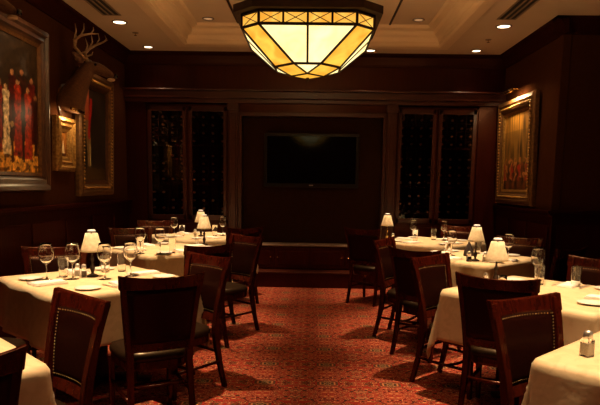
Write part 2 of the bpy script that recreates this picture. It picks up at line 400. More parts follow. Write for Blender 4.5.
# ------------------------------------------------------------------ ceiling fittings
def spot(parent, loc, power, size=70, blend=.5, rad=.04, col=WARM, rot=(0,0,0), name='bulb'):
    l = bpy.data.lights.new(name, 'SPOT'); l.energy = power; l.spot_size = radians(size); l.spot_blend = blend
    l.shadow_soft_size = rad; l.color = col
    o = bpy.data.objects.new(name, l); C.objects.link(o); o.location = loc; o.rotation_euler = rot
    if parent: o.parent = parent
    return o
def downlight(x, y, z, label, power, size, dim=False, r=.055, grp=None, blend=.6, rot=(0,0,0)):
    t = thing('downlight', label, 'ceiling light', (x, y, z), group=grp)
    MB().lathe([(r + .022, 0), (r + .022, -.006), (r + .004, -.009), (r, 0), (r + .004, 0)], 24, closed=False).build('trim_ring', M['vent'], t, smooth=True)
    MB().lathe([(0, -.003), (r, -.003)], 24).build('lens', M['lens_dim' if dim else 'lens'], t)
    spot(t, (0, 0, -.02), power, size, blend, .05, rot=rot)
    return t
downlight(-2.29, 7.30, H, 'round recessed downlight above the deer head on the left', P_SOFFIT, 95, r=.07)
downlight(-2.30, 8.58, H, 'round recessed downlight in the far left ceiling corner', P_SOFFIT * .5, 95)
downlight(2.19, 7.30, H, 'round recessed downlight in front of the right painting', P_SOFFIT, 95, r=.07)
downlight(2.22, 8.58, H, 'round recessed downlight in the far right ceiling corner', P_SOFFIT * .5, 95)
downlight(.78, 8.64, H, 'small recessed downlight by the back wall right of the chandelier', P_SOFFIT * .25, 80)
downlight(-1.9, 5.55, H, 'added unseen downlight brightening the large left painting', P_SOFFIT * 1.7, 75, rot=(0, radians(32), 0))  # extra lamp out of view, added to brighten the large painting
TL = {}
for nm, x, y, k in [('tray, far left', -1.36, 7.95, .8), ('tray, far right', 1.30, 7.9, .8), ('tray, middle left', -1.42, 6.0, 1.0), ('tray, middle right', 1.36, 5.85, 1.0),
                 ('tray, near left', -1.42, 4.15, 1.15), ('tray, near right', 1.36, 4.0, 1.15), ('tray, front left', -1.42, 2.3, 1.0), ('tray, front right', 1.36, 2.4, 1.0)]:
    downlight(x, y, HR, 'deep recessed downlight in the raised ceiling ' + nm, P_TABLE * k, 46, dim=True, blend=.8)
for y, k in ((7.0, 1), (2.6, 1)):
    downlight(0.0, y, HR, 'recessed aisle downlight %s the chandelier in the raised ceiling' % ('beyond' if y > 5 else 'before'), P_AISLE * k, 85, dim=True, blend=.8)

def vent(x, y0, y1, label):
    t = thing('ceiling_vent', label, 'vent', (x, (y0 + y1) / 2, H)); h = (y1 - y0) / 2
    m = MB(); m.box(-.105, -.085, -h, h, -.008, 0); m.box(.085, .105, -h, h, -.008, 0); m.box(-.105, .105, -h - .02, -h, -.008, 0); m.box(-.105, .105, h, h + .02, -.008, 0)
    m.build('frame', M['vent'], t)
    MB().box(-.085, .085, -h, h, -.003, 0).build('backing', M['vent_dark'], t)
    for k in (-1, 1): MB().box(k*.03 - .008, k*.03 + .008, -h, h, -.012, -.003).build('slat', M['vent'], t)
vent(-2.28, 6.1, 6.98, 'long slotted air vent in the ceiling over the left wall')
vent(2.12, 6.1, 6.98, 'long slotted air vent in the ceiling over the right wall')
def sprinkler(x, y, label):
    t = thing('sprinkler', label, 'sprinkler', (x, y, H))
    MB().lathe([(0, -.006), (.035, -.006), (.04, 0)], 16).build('plate', M['vent'], t)
    MB().lathe([(.008, -.006), (.006, -.03), (.02, -.034), (0, -.036)], 10).build('nozzle', M['brass'], t)
sprinkler(-2.25, 7.8, 'small sprinkler head between the two left ceiling downlights')
sprinkler(2.2, 7.95, 'small sprinkler head between the two right ceiling downlights')

# ------------------------------------------------------------------ chandelier
CX, CY = -.05, 4.8
t = thing('chandelier', 'large glowing stained glass bowl chandelier with bronze frame hanging over the aisle', 'chandelier', (CX, CY, 2.27))
def oct_(h, c, z): return [Vector(p) for p in [(-c,-h,z),(c,-h,z),(h,-c,z),(h,c,z),(c,h,z),(-c,h,z),(-h,c,z),(-h,-c,z)]]
zb = -2.27
r0t = oct_(.47, .34, 2.635 + zb); r0 = oct_(.47, .34, 2.55 + zb); r1 = oct_(.245, .10, 2.33 + zb); r2 = oct_(.125, .0, 2.28 + zb)
bars = MB()
def bar(a, b_, r=.008): bars.tube([a, b_], r*1.2, 6)
for i in range(8):
    j = (i + 1) % 8
    for ra in (r0t, r0, r1): bar(ra[i], ra[j], .009)
    bar(r0t[i], r0[i], .009); bar(r0[i], r1[i]); bar(r1[i], r2[i], .007)
    main = i % 2 == 0
    n = 4 if main else 1
    for q in range(n):
        a0 = r0t[i].lerp(r0t[j], q / n); a1 = r0t[i].lerp(r0t[j], (q + 1) / n); b0 = r0[i].lerp(r0[j], q / n); b1 = r0[i].lerp(r0[j], (q + 1) / n)
        if q: bar(a0, b0, .007)
        bar(a0, b1, .0025); bar(a1, b0, .0025)
        m = MB(); m.bm.faces.new([m.bm.verts.new(p) for p in (a0, a1, b1, b0)]); m.build('band_glass', M['art_band'], t, solid=.003, fixn=False)
    if main:
        bar(r0[i].lerp(r0[j], .5), r1[i].lerp(r1[j], .5), .007)
        for q in range(2):
            m = MB(); m.bm.faces.new([m.bm.verts.new(p) for p in (r0[i].lerp(r0[j], q/2), r0[i].lerp(r0[j], (q+1)/2), r1[i].lerp(r1[j], (q+1)/2), r1[i].lerp(r1[j], q/2))])
            m.build('glass_panel', M['art_cream'], t, solid=.003, fixn=False)
        m = MB(); m.bm.faces.new([m.bm.verts.new(p) for p in (r1[i], r1[j], r2[i])]); m.build('glass_panel', M['art_cream'], t, solid=.003, fixn=False)
    else:
        m = MB(); m.bm.faces.new([m.bm.verts.new(p) for p in (r0[i], r0[j], r1[j], r1[i])]); m.build('glass_panel', M['art_amber'], t, solid=.003, fixn=False)
        m = MB(); m.bm.faces.new([m.bm.verts.new(p) for p in (r1[i], r1[j], r2[j], r2[i])]); m.build('glass_panel', M['art_amber'], t, solid=.003, fixn=False)
        bar(r2[i], r2[j], .007)
bars.sphere((0, 0, 2.256 + zb), .016)
bars.build('frame', M['bronze'], t)
m = MB(); ap = Vector((0, 0, 2.266 + zb))
for i in (1, 3, 5, 7): m.bm.faces.new([m.bm.verts.new(p) for p in (r2[i], r2[(i+1) % 8], ap)])
m.build('bottom_glass', M['art_amber'], t)
m = MB(); o1 = oct_(.53, .38, 2.645 + zb); o2 = oct_(.53, .38, 2.70 + zb); i1 = oct_(.455, .32, 2.645 + zb); i2 = oct_(.455, .32, 2.70 + zb)
m.loft([i1, o1, o2, i2, i1], caps=False); m.build('rim', M['bronze'], t, bevel=.006)
m = MB()
for a, b_ in ((.485, 0), (-.485, 0), (0, .485), (0, -.485)): m.tube([(a, b_, 2.69 + zb), (a*.08, b_*.08, 3.2 + zb)], .006, 6)
m.tube([(0, 0, 3.2 + zb), (0, 0, HR + zb)], .014, 8); m.sphere((0, 0, 3.2 + zb), .04)
m.build('hanger', M['bronze'], t)
MB().lathe([(0, HR + zb - .03), (.06, HR + zb - .03), (.085, HR + zb)], 20).build('canopy', M['bronze'], t)
for a in (0, 2.1, 4.2):
    MB().lathe([(.0, -.05), (.016, -.04), (.03, 0), (.028, .025), (0, .05)], 12, (cos(a)*.18, sin(a)*.18, 2.58 + zb)).build('light_bulb', M['led'], t, smooth=True)
l = bpy.data.lights.new('lamp_glow', 'POINT'); l.energy = P_CHAND; l.color = (1, .64, .28); l.shadow_soft_size = .12
o = bpy.data.objects.new('lamp_glow', l); C.objects.link(o); o.parent = t; o.location = (0, 0, 2.66 + zb)

# ------------------------------------------------------------------ television, low console
t = thing('television', 'large black flat television on the back wall', 'television', (-.015, 9.08, 1.40))
MB().box(-.70, .70, -.09, -.02, 0, .79).build('bezel', M['tv_black'], t, bevel=.01)
MB().box(-.655, .655, -.093, -.088, .06, .745).build('screen', M['tv_screen'], t)
MB().box(-.3, .3, -.02, 0, .25, .55).build('wall_bracket', M['bronze'], t)
MB().box(-.03, .03, -.095, -.09, .025, .04).build('badge', M['silver'], t)
t = thing('console_cabinet', 'dark low wooden console under the television with pale ledge', 'console', (-.01, 8.95, 0))
MB().box(-1.03, 1.02, -.34, -.05, .2, .56).build('body', M['mahogany_wall'], t, bevel=.005)
MB().box(-1.04, 1.03, -.37, -.05, .56, .582).build('top', M['ledge'], t, bevel=.006)
MB().box(-1.09, 1.08, -.60, -.05, 0, .2).build('plinth', M['mahogany_wall'], t, bevel=.006)
MB().box(-1.09, 1.08, -.615, -.05, .2, .222).build('plinth_ledge', M['mahogany_trim'], t, bevel=.004)
for k in range(4):
    x = -1.03 + k * .51
    d = MB().box(x + .01, x + .50, -.355, -.34, .24, .54); d.box(x + .06, x + .45, -.362, -.355, .29, .49)
    d = d.build('door', M['mahogany_wall'], t, bevel=.004)
    MB().sphere((x + (.46 if k % 2 == 0 else .05), -.368, .40), .012).build('knob', M['brass'], d, smooth=True)

# ------------------------------------------------------------------ wine cabinets with their bottles
def bottle_mesh():
    t = thing('wine_bottle', None, 'bottle')
    # lies along -Y, neck to the front
    prof = [(0, 0), (.036, 0), (.038, .01), (.038, .19), (.030, .215), (.015, .235), (.0145, .25)]
    o = MB().lathe(prof, 12).build('bottle_body', M['bottle'], t, smooth=True)
    o2 = MB().lathe([(.0145, .25), (.0165, .252), (.0165, .30), (.014, .305), (0, .305)], 10).build('foil_cap', M['foil'], t, smooth=True)
    for q in (o, o2): q.rotation_euler = (pi / 2, 0, 0); q.location = (0, .0, 0)
    return t
proto_bottle = bottle_mesh(); first_b = True
def wine_cabinet(x0, x1, side):
    global first_b
    t = thing('wine_cabinet', 'built-in dark glass-fronted wine cabinet %s of the television' % side, 'cabinet', ((x0 + x1) / 2, FP, 0))
    hw = (x1 - x0) / 2
    m = MB(); m.box(-hw, hw, .31, .34, .0, 2.58); m.box(-hw, -hw + .02, 0, .31, 0, 2.58); m.box(hw - .02, hw, 0, .31, 0, 2.58)
    m.box(-hw, hw, 0, .31, 2.55, 2.58); m.box(-hw, hw, 0, .31, .84, .9); m.box(-.02, .02, 0, .31, .9, 2.55)
    m.build('body', M['mahogany_wall'], t)
    b = MB().box(-hw, hw, -.02, .31, 0, .84); b.box(-hw + .08, -.06, -.03, -.02, .12, .74); b.box(.06, hw - .08, -.03, -.02, .12, .74)
    b.build('base_panel', M['mahogany_wall'], t, bevel=.005)
    for k, (a, c) in enumerate(((-hw + .02, -.02), (.02, hw - .02))):
        d = MB(); s_ = .05
        d.box(a, a + s_, -.02, .005, .9, 2.55); d.box(c - s_, c, -.02, .005, .9, 2.55); d.box(a, c, -.02, .005, .9, .97); d.box(a, c, -.02, .005, 2.48, 2.55)
        d = d.build('door', M['mahogany_trim'], t, bevel=.004)
        MB().box(a + s_, c - s_, -.010, -.004, .97, 2.48).build('pane', M['pane'], d)
        MB().lathe([(.006, 0), (.006, .12)], 8, ((c - .025) if k == 0 else (a + .025), -.03, 1.55)).build('handle', M['brass'], d, smooth=True)
        # racks
        r = MB(); n = 4; W = (c - a) / n
        for q in range(1, n): r.box(a + q*W - .004, a + q*W + .004, .04, .30, .9, 2.55)
        for z in (1.42, 1.98): r.box(a, c, .03, .30, z, z + .02)
        r.build('rack', M['mahogany'], t)
        for sec, (z0, nz) in enumerate(((.91, 4), (1.45, 4), (2.01, 4))):
            for q in range(n):
                for zz in range(nz):
                    if random.random() < .14: continue
                    z = z0 + .045 + zz * .115
                    r_ = dup(proto_bottle, ((x0 + x1)/2 + a + (q + .5)*W, FP + .31, z), 0)
                    r_['label'] = 'wine bottle in the %s rack, %s door, %s cabinet' % (('lower', 'middle', 'upper')[sec], ('left', 'right')[k], side)
                    r_['group'] = '%s rack, %s door, %s wine cabinet' % (('lower', 'middle', 'upper')[sec], ('left', 'right')[k], side)
                    # ledge under each bottle belongs to the rack
        r = MB()
        for (z0, nz) in ((.91, 4), (1.45, 4), (2.01, 4)):
            for zz in range(nz): 
                z = z0 + .045 + zz*.115 - .0385
                r.box(a + .002, c - .002, .06, .30, z - .006, z)
        r.build('rack_shelf', M['mahogany'], t)
    return t
wine_cabinet(-2.44, -1.245, 'left'); wine_cabinet(1.225, 2.39, 'right')
for ch in list(proto_bottle.children): bpy.data.objects.remove(ch)
bpy.data.objects.remove(proto_bottle)

# ------------------------------------------------------------------ paintings
def srgb(c): return tuple((x / 255) ** 2.2 for x in c)
def figure_layer(px, py, figs, col):
    for (cx, top, bot, wd, c, head) in figs:
        if bot < py < top:
            k = (top - py) / (top - bot); ww = wd * (min(1, .55 + k*12)*(.85 - .5*min(k, .45)) + max(0, k - .45)*.9*(1 if wd > .08 else -.3)) * (1 + .12*sin(py*50 + cx*40))
            if abs(px - cx) < ww: col = tuple(x * (.7 + .6 * ((px*37 + py*11) % 1)) for x in c)
        if ((px - cx)*.9)**2 + ((py - top - .016)*1.7)**2 < .0013: col = tuple(x*.8 for x in head)
    return col
def paint_hunt(u, v):
    n = noise.noise(Vector((u*5, v*9, 1)))
    c = srgb((48, 34, 18)) if v > .62 else srgb((58, 36, 16))
    if v > .74: c = tuple(a + max(0, n)*.04 for a in c)
    if v < .24 + .05*n: c = srgb((225, 160, 60)); c = tuple(x*(.8 + .9*abs(noise.noise(Vector((u*14, v*26, 4))))) for x in c)
    if v < .20 and noise.noise(Vector((u*9, v*30, 2))) > .2: c = srgb((110, 66, 20))
    figs = [(.02, .66, .20, .10, srgb((48, 22, 12)), srgb((120, 80, 46))), (.40, .72, .26, .10, srgb((70, 16, 10)), srgb((190, 130, 80))), (.62, .74, .24, .11, srgb((54, 26, 14)), srgb((170, 110, 70))), (.85, .70, .22, .11, srgb((84, 18, 10)), srgb((170, 110, 70))),
            (.13, .62, .16, .07, srgb((120, 30, 14)), srgb((190, 130, 80))), (.26, .60, .13, .085, srgb((225, 200, 150)), srgb((215, 165, 110))), (.52, .66, .12, .10, srgb((150, 44, 20)), srgb((220, 160, 105))),
            (.76, .62, .10, .10, srgb((165, 52, 22)), srgb((205, 145, 90))), (.95, .58, .14, .08, srgb((50, 22, 12)), srgb((160, 105, 60))), (.64, .36, .08, .05, srgb((34, 18, 10)), srgb((60, 34, 16))), (.38, .34, .07, .04, srgb((60, 30, 14)), srgb((190, 150, 90)))]
    c = figure_layer(u, v, figs, c)
    q = noise.noise(Vector((u*16, v*24, 6))); q2 = noise.noise(Vector((u*34, v*60, 3)))
    return tuple(max(0, x*(.85 + .9*q + .6*q2)) for x in c)
def paint_small(u, v):
    n = noise.noise(Vector((u*6, v*6, 2)))
    c = tuple(x*(1 + .5*n) for x in srgb((120, 70, 24)))
    if v < .7 and abs(u - .5) < (.7 - v)*.45: c = srgb((190, 160, 120))
    if v < .15: c = srgb((70, 34, 14))
    return c
def paint_drape(u, v):
    n = noise.noise(Vector((u*5, v*5, 7)))
    c = tuple(max(0, x*(1 + n)) for x in srgb((34, 24, 14)))
    if abs(u - (.22 + .05*sin(v*6))) < .09*(1.1 - abs(v - .55)) and v > .15: c = srgb((150, 70, 40)) if v > .65 else srgb((120, 95, 60))
    if abs(u - (.30 + .04*sin(v*9))) < .05 and .45 < v < .9: c = srgb((150, 24, 16))
    if abs(u - .34 + .12*v) < .018 and .05 < v < .4: c = srgb((190, 170, 120))
    if v < .14 + .04*n: c = srgb((70, 50, 20))
    return c
def paint_woods(u, v):
    n = noise.noise(Vector((u*22, v*3.0, 3))); n2 = noise.noise(Vector((u*9, v*12, 9)))
    c = tuple(max(0, x*(.75 + 1.2*n)) for x in srgb((128, 88, 34)))
    if v > .78: c = tuple(x*1.5 for x in c)
    if v < .36: c = tuple(max(0, x*(.8 + 1.4*n2)) for x in srgb((92, 50, 20)))
    if .12 < v < .42 and abs(sin(u*17 + n2*2)) > .93: c = srgb((170, 110, 60))
    if .12 < v < .33 and abs(sin(u*11 + 1 + n2)) > .95: c = srgb((150, 40, 20))
    return c
def painting(name_label, side, y0, y1, z0, z1, fw, pf, mats, beads=False, tilt=1.5, nu=70, nv=110, liner=True):
    x = XL if side == 'L' else XR; s = 1 if side == 'L' else -1
    t = thing('framed_painting', name_label, 'painting', (x, (y0 + y1)/2, z0))
    t.rotation_euler = (0, radians(tilt)*s, 0)
    hw = (y1 - y0)/2; hh = z1 - z0
    # profile: (inset from outer edge, depth)
    pr = [(0, .005), (0, .05), (.015, .075), (fw*.35, .085), (fw*.5, .06), (fw*.75, .07), (fw*.85, .05), (fw, .035), (fw, .005)]
    def ring(i, d): return [(s*d, -hw + i, i), (s*d, hw - i, i), (s*d, hw - i, hh - i), (s*d, -hw + i, hh - i)]
    m = MB(); R_ = [ring(i, d) for i, d in pr]; m.loft(R_ + [R_[0]], caps=False)
    fr = m.build('frame', M[mats[0]], t)
    if beads:
        m = MB()
        st = .042; i = fw*.62
        for q in range(int((2*hw - 2*i)/st)):
            for z in (i, hh - i): m.sphere((s*.075, -hw + i + (q + .5)*st, z), .014, seg=6, rg=4)
        for q in range(int((hh - 2*i)/st)):
            for yy in (-hw + i, hw - i): m.sphere((s*.075, yy, i + (q + .5)*st), .014, seg=6, rg=4)
        m.build('bead_trim', M['gilt'], fr, smooth=True)
    i0 = fw
    if liner:
        m = MB(); R_ = [ring(i, d) for i, d in [(fw, .04), (fw, .046), (fw + .03, .03), (fw + .03, .02), (fw, .02)]]
        m.loft(R_ + [R_[0]], caps=False); m.build('liner', M[mats[1]], t); i0 = fw + .028
    # canvas: board with the painting on its front
    me = bpy.data.meshes.new('canvas'); b = bmesh.new(); V = []
    for j in range(nv + 1):
        for i in range(nu + 1):
            V.append(b.verts.new((s*.022, -hw + i0 + (2*hw - 2*i0)*i/nu, i0 + (hh - 2*i0)*j/nv)))
    for j in range(nv):
        for i in range(nu):
            a = j*(nu + 1) + i; q = (V[a], V[a+1], V[a+nu+2], V[a+nu+1]); b.faces.new(q if s > 0 else tuple(reversed(q)))
    b.to_mesh(me); b.free(); me.materials.append(M['paint'])
    ca = me.color_attributes.new('paint', 'FLOAT_COLOR', 'POINT')
    for j in range(nv + 1):
        for i in range(nu + 1):
            u = i/nu if s > 0 else 1 - i/nu
            c = pf(u, j/nv); ca.data[j*(nu+1)+i].color = (max(c[0], 0), max(c[1], 0), max(c[2], 0), 1)
    o = bpy.data.objects.new('canvas', me); C.objects.link(o); o.parent = t
    md = o.modifiers.new('s', 'SOLIDIFY'); md.thickness = .015; md.offset = -1
    return t
painting('large upright painting of a crowd in red coats, dark frame, left wall edge', 'L', 4.98, 6.16, 1.34, 2.90, .15, paint_hunt, ('frame_wood', 'gilt_dark'))
painting('small gilt-framed picture with a pale figure below the deer head', 'L', 6.36, 6.84, 1.55, 2.13, .13, paint_small, ('gilt', 'gilt'), nu=30, nv=40)
painting('tall dark painting in a beaded gilt frame beyond the deer head', 'L', 6.96, 8.12, 1.27, 2.74, .16, paint_drape, ('gilt_dark', 'frame_wood'), beads=True)
painting('golden woodland painting in a beaded gilt frame on the right wall', 'R', 7.45, 8.86, 1.22, 2.62, .17, paint_woods, ('gilt_dark', 'gilt'), beads=True)
def picture_light(side, y, z, label, power, rotx=0):
    s = 1 if side == 'L' else -1; x = XL if side == 'L' else XR
    t = thing('picture_light', label, 'picture light', (x, y, z))
    MB().tube([(0, 0, 0), (s*.07, 0, .05), (s*.16, 0, .05), (s*.2, 0, .02)], .006, 6).build('arm', M['brass'], t, smooth=True)
    m = MB(); m.tube([(s*.2, -.16, .01), (s*.2, .16, .01)], .02, 10); m.build('hood', M['brass'], t, smooth=True)
    l = bpy.data.lights.new('bulb', 'AREA'); l.energy = power; l.color = (1, .68, .32); l.shape = 'RECTANGLE'; l.size = .02; l.size_y = .3
    o = bpy.data.objects.new('bulb', l); C.objects.link(o); o.parent = t; o.location = (s*.2, 0, -.014)
    o.rotation_euler = (0, s*radians(28), 0)
    return t
picture_light('R', 8.15, 2.68, 'brass picture light over the right wall painting', P_PICTURE)
picture_light('L', 6.6, 2.19, 'brass picture light over the small gilt picture', P_PICTURE * .35)

# ------------------------------------------------------------------ deer heads
def skin_mesh(verts, edges, rad, name, mat, parent, sub=2):
    me = bpy.data.meshes.new(name); me.from_pydata([Vector(v) for v in verts], edges, []); o = bpy.data.objects.new(name, me); C.objects.link(o)
    me.materials.append(mat)
    md = o.modifiers.new('skin', 'SKIN'); md.use_smooth_shade = True
    for k, r in enumerate(rad): me.skin_vertices[0].data[k].radius = r if isinstance(r, tuple) else (r, r)
    me.skin_vertices[0].data[0].use_root = True
    s_ = o.modifiers.new('sub', 'SUBSURF'); s_.levels = sub; s_.render_levels = sub
    o.parent = parent; return o
def deer(y, z, label):
    # local x points into the room; origin on the wall
    t = thing('deer_mount', label, 'mounted deer head', (XL, y, z))
    skin_mesh([(.03, 0, -.30), (.08, 0, -.16), (.16, 0, -.02), (.23, 0, .10), (.28, 0, .17), (.37, 0, .165), (.46, 0, .11), (.53, 0, .075)],
              [(i, i+1) for i in range(7)], [(.24, .17), (.20, .15), (.135, .11), (.095, .09), (.085, .082), (.068, .068), (.045, .048), (.036, .036)], 'head', M['hide'], t)
    MB().sphere((.553, 0, .082), .03, (.6, 1, .8), 12, 8).build('nose', M['black_gloss'], t, smooth=True)
    MB().sphere((.50, 0, .045), .034, (1.2, .95, .55), 12, 8).build('chin', M['hide_pale'], t, smooth=True)
    for s in (-1, 1):
        MB().sphere((.365, s*.066, .185), .014, (1, .8, 1)).build('eye', M['black_gloss'], t, smooth=True)
        m = MB(); rings = []
        for k in range(7):
            q = k/6; r = .038*sin(pi*min(.93, .18 + q*.82)) + .003
            c = Vector((.235 - .03*q, s*(.075 + .15*q), .215 + .055*q)); rings.append([c + Vector((r*cos(a), s*.0, r*sin(a)))*1 + Vector((0, .012*s*abs(cos(a)), 0)) for a in [2*pi*i/10 for i in range(10)]])
        m.loft(rings); m.build('ear', M['hide'], t, smooth=True)
        beam = [(a, b, .235 + (c - .235)*.72) for a, b, c in [(.25, s*.035, .235), (.22, s*.07, .31), (.19, s*.14, .38), (.21, s*.20, .46), (.28, s*.21, .52), (.37, s*.18, .555), (.43, s*.13, .57)]]
        m = MB(); m.tube(beam, [.020, .018, .016, .015, .013, .009, .003], 8)
        for b0, tip, r in ((1, (.30, s*.06, .38), .010), (2, (.20, s*.13, .60), .011), (3, (.23, s*.22, .68), .011), (4, (.31, s*.20, .69), .009), (5, (.39, s*.17, .65), .007)):
            p0 = Vector(beam[b0]); p2 = Vector((tip[0], tip[1], .235 + (tip[2] - .235)*.72)); mid = (p0 + p2)/2 + Vector((.02, s*.015, 0)); m.tube([p0, mid, p2], [r, r*.8, .002], 7)
        m.build('antler', M['antler'], t, smooth=True)
    m = MB(); rings = []
    for x, k in ((0, 1.0), (.018, 1.0), (.028, .93)):
        rings.append([(x, .17*k*cos(a)*(1 - .25*max(0, -sin(a))), -.24 + .24*k*sin(a)) for a in [2*pi*i/24 for i in range(24)]])
    m.loft(rings); m.build('plaque', M['frame_wood'], t)
    return t
deer(6.72, 2.50, 'mounted antlered deer head over the small gilt picture').scale = (1.07, 1.05, 1.04)
deer(4.62, 2.60, 'mounted deer head at the top left picture corner')

# ------------------------------------------------------------------ furniture: chair
SH = .44; TB = .29          # seat height; how far the top of the back leans behind the centre
def make_chair():
    t = thing('dining_chair', None, 'chair')
    # rear posts: leg below the seat and upright above it, one curved piece
    def post_c(z):        # centre line: y as function of z
        if z < SH: return -.205 - .075*((SH - z)/SH)**1.6
        q = (z - SH)/(.93 - SH); return -.205 - .022*q - .068*q*q
    def post_x(z): return .172 + (.044*max(0, (z - SH)/(.93 - SH))) + (.012*max(0, (SH - z)/SH))
    def arc(x, z): return -.045*(1 - (x/.23)**2)*min(1, max(0, (z - .42)/.12))   # plan curve of the back
    for s in (-1, 1):
        m = MB(); rings = []
        zs = [0, .1, .2, .3, .4, .47, .53, .6, .7, .8, .88, .925]
        for z in zs:
            wz = .017 + .006*(z/.93) if z > SH else .015 + .004*(z/SH); d = .017 + .008*max(0, 1 - abs(z - SH)/.3)
            c = Vector((s*post_x(z), post_c(z), z)); rings.append([c + Vector((a*wz, b*d, 0)) for a, b in ((-1,-1),(1,-1),(1,1),(-1,1))])
        m.loft(rings); m.build('leg', M['mahogany'], t, bevel=.005)
        m = MB(); rings = []
        for z, wz in ((0, .014), (.2, .017), (.37, .022)):
            c = Vector((s*(.205 - .004*(1 - z/.4)), .20 + .012*(1 - z/.4), z)); rings.append([c + Vector((a*wz, b*wz, 0)) for a, b in ((-1,-1),(1,-1),(1,1),(-1,1))])
        m.loft(rings); m.build('leg', M['mahogany'], t, bevel=.005)
        m = MB(); m.tube([(s*.19, -.225, .20), (s*.20, -.02, .195), (s*.205, .20, .20)], .011, 8); m.build('stretcher', M['mahogany'], t, smooth=True)
    m = MB(); m.tube([(-.197, .02, .196), (-.1, .045, .196), (.1, .045, .196), (.197, .02, .196)], .011, 8); m.build('stretcher', M['mahogany'], t, smooth=True)
    m = MB(); m.tube([(-.178, -.222, .27), (.178, -.222, .27)], .011, 8); m.build('stretcher', M['mahogany'], t, smooth=True)
    # seat frame and cushion
    def seat_ring(k, z, crown=0):
        pts = []
        N = 32
        for i in range(N):
            a = 2*pi*i/N; cx, sy = cos(a), sin(a)
            ex = .55
            x = (abs(cx)**ex)*(1 if cx > 0 else -1); y = (abs(sy)**ex)*(1 if sy > 0 else -1)
            hw = .215 + .022*y; pts.append((x*hw*k, y*.215*k + .02, z))
        return pts
    m = MB(); m.loft([seat_ring(.97, .355), seat_ring(.985, .37), seat_ring(.985, .405)]); m.build('seat_frame', M['mahogany'], t, smooth=False)
    m = MB(); m.loft([seat_ring(.98, .406), seat_ring(1.02, .417), seat_ring(1.03, .432), seat_ring(.98, .452), seat_ring(.85, .464), seat_ring(.5, .472), seat_ring(.1, .474)])
    m.build('seat', M['seat_leather'], t, smooth=True)
    # top rail, curved, and bottom rail
    def rail(z0, z1, th, over=0.0, bow=0.0):
        m = MB(); rings = []
        for i in range(15):
            q = -1 + 2*i/14; zt = z1 + bow*(abs(q)**2.2)
            w0 = post_x(z0) + over; w1 = post_x(z1) + over
            def P(zz, off, ww): return Vector((q*ww, post_c(min(zz, .945)) + arc(q*ww, zz) + off, zz))
            rings.append([P(z0, -th, w0), P(zt, -th, w1), P(zt, th, w1), P(z0, th, w0)])
        m.loft(rings); return m
    rail(.855, .920, .014, .030, .020).build('top_rail', M['mahogany'], t, bevel=.005)
    rail(.48, .535, .012, -.012).build('bottom_rail', M['mahogany'], t, bevel=.005)
    # upholstered panel: closed curved slab
    def slab(z0, z1, th, inset, puff):
        m = MB(); rings = []
        nz = 8; nx = 12
        for j in range(nz + 1):
            z = z0 + (z1 - z0)*j/nz; ww = post_x(z) - inset; fr = []; bk = []
            for i in range(nx + 1):
                q = -1 + 2*i/nx; x = q*ww; pf = puff*(1 - q**4)*(1 - (2*j/nz - 1)**4)
                y = post_c(z) + arc(x, z); fr.append(Vector((x, y + th + pf, z))); bk.append(Vector((x, y - th, z)))
            rings.append(fr + list(reversed(bk)))
        m.loft(rings); return m
    pn = slab(.53, .862, .011, .010, .012).build('back_panel', M['leather'], t, smooth=True)
    # brass nails around the front of the panel
    m = MB()
    def nail(x, z):
        y = post_c(z) + arc(x, z) + .013; m.sphere((x, y + .003, z), .0038, (1, .8, 1), 6, 4)
    zz = [.548 + (.845 - .548)*k/20 for k in range(21)]
    for z in zz:
        for s in (-1, 1): nail(s*(post_x(z) - .026), z)
    for k in range(21):
        x = -.165 + .33*k/20; nail(x*(post_x(.845) - .03)/.17, .845)
        nail(x*(post_x(.548) - .03)/.17, .548)
    m.build('nailhead_trim', M['brass_nail'], pn, smooth=True)
    return t
chair = make_chair(); used = [False]
ALLCH = 'dining chairs around the tables'
def place_chair(x, y, ang, away, label):
    """x, y: middle of the top rail; ang: direction of the rail as seen, degrees"""
    th = radians(ang); fwd = Vector((-sin(th), cos(th))) * (1 if away else -1)
    loc = Vector((x, y)) + fwd*.31
    rz = math.atan2(fwd.y, fwd.x) - pi/2
    if not used[0]:
        used[0] = True; chair.location = (loc.x, loc.y, 0); chair.rotation_euler = (0, 0, rz); o = chair; o['label'] = label
    else: o = dup(chair, (loc.x, loc.y, 0), rz, label)
    o['group'] = ALLCH; return o
place_chair(-1.06, 1.64, 40, True, 'red-brown wooden chair cut off at the bottom left corner')
place_chair(-1.03, 2.68, -42, False, 'chair at lower left facing the camera side, brass nails on its back panel')
place_chair(-.82, 3.30, 29, True, 'large foreground chair on the left seen from behind, plain dark back')
place_chair(-.72, 4.29, -41, False, 'chair just beyond the large left foreground chair, front of its back visible')
place_chair(-.84, 5.02, 43, True, 'chair seen from behind at the aisle side of the middle left table')
place_chair(-.63, 5.98, -43, False, 'aisle chair on the left between the middle and the farthest table')
place_chair(-.77, 7.03, 35, True, 'farthest aisle chair on the left, nearest the console')
place_chair(-2.03, 4.70, 22, False, 'chair against the left wall behind the near lamp table')
place_chair(-2.05, 6.76, 25, False, 'chair against the left wall beyond the middle left table')
place_chair(-2.12, 8.12, 18, False, 'chair at the wall side of the farthest left table')
place_chair(-1.95, 3.13, 5, True, 'chair at far left whose dark seat shows under the near tablecloth')
place_chair(.60, 7.18, -32, True, 'farthest aisle chair on the right, seen from behind near the console')
place_chair(.69, 5.84, 60, False, 'aisle chair on the right turned sideways below the farthest lamp')
place_chair(.84, 4.93, -40, True, 'chair with dark back partly hidden by the nailed chair before it, middle right')
place_chair(.88, 4.50, 45, False, 'middle right aisle chair showing its pale-edged panel and seat')
place_chair(1.08, 3.48, -31, True, 'large right foreground chair seen from behind, wide curved top rail')
place_chair(1.01, 2.84, 31, False, 'right foreground chair with brass nailheads along its panel')
place_chair(2.18, 4.50, -50, False, 'chair at the right picture edge behind the tumbler')
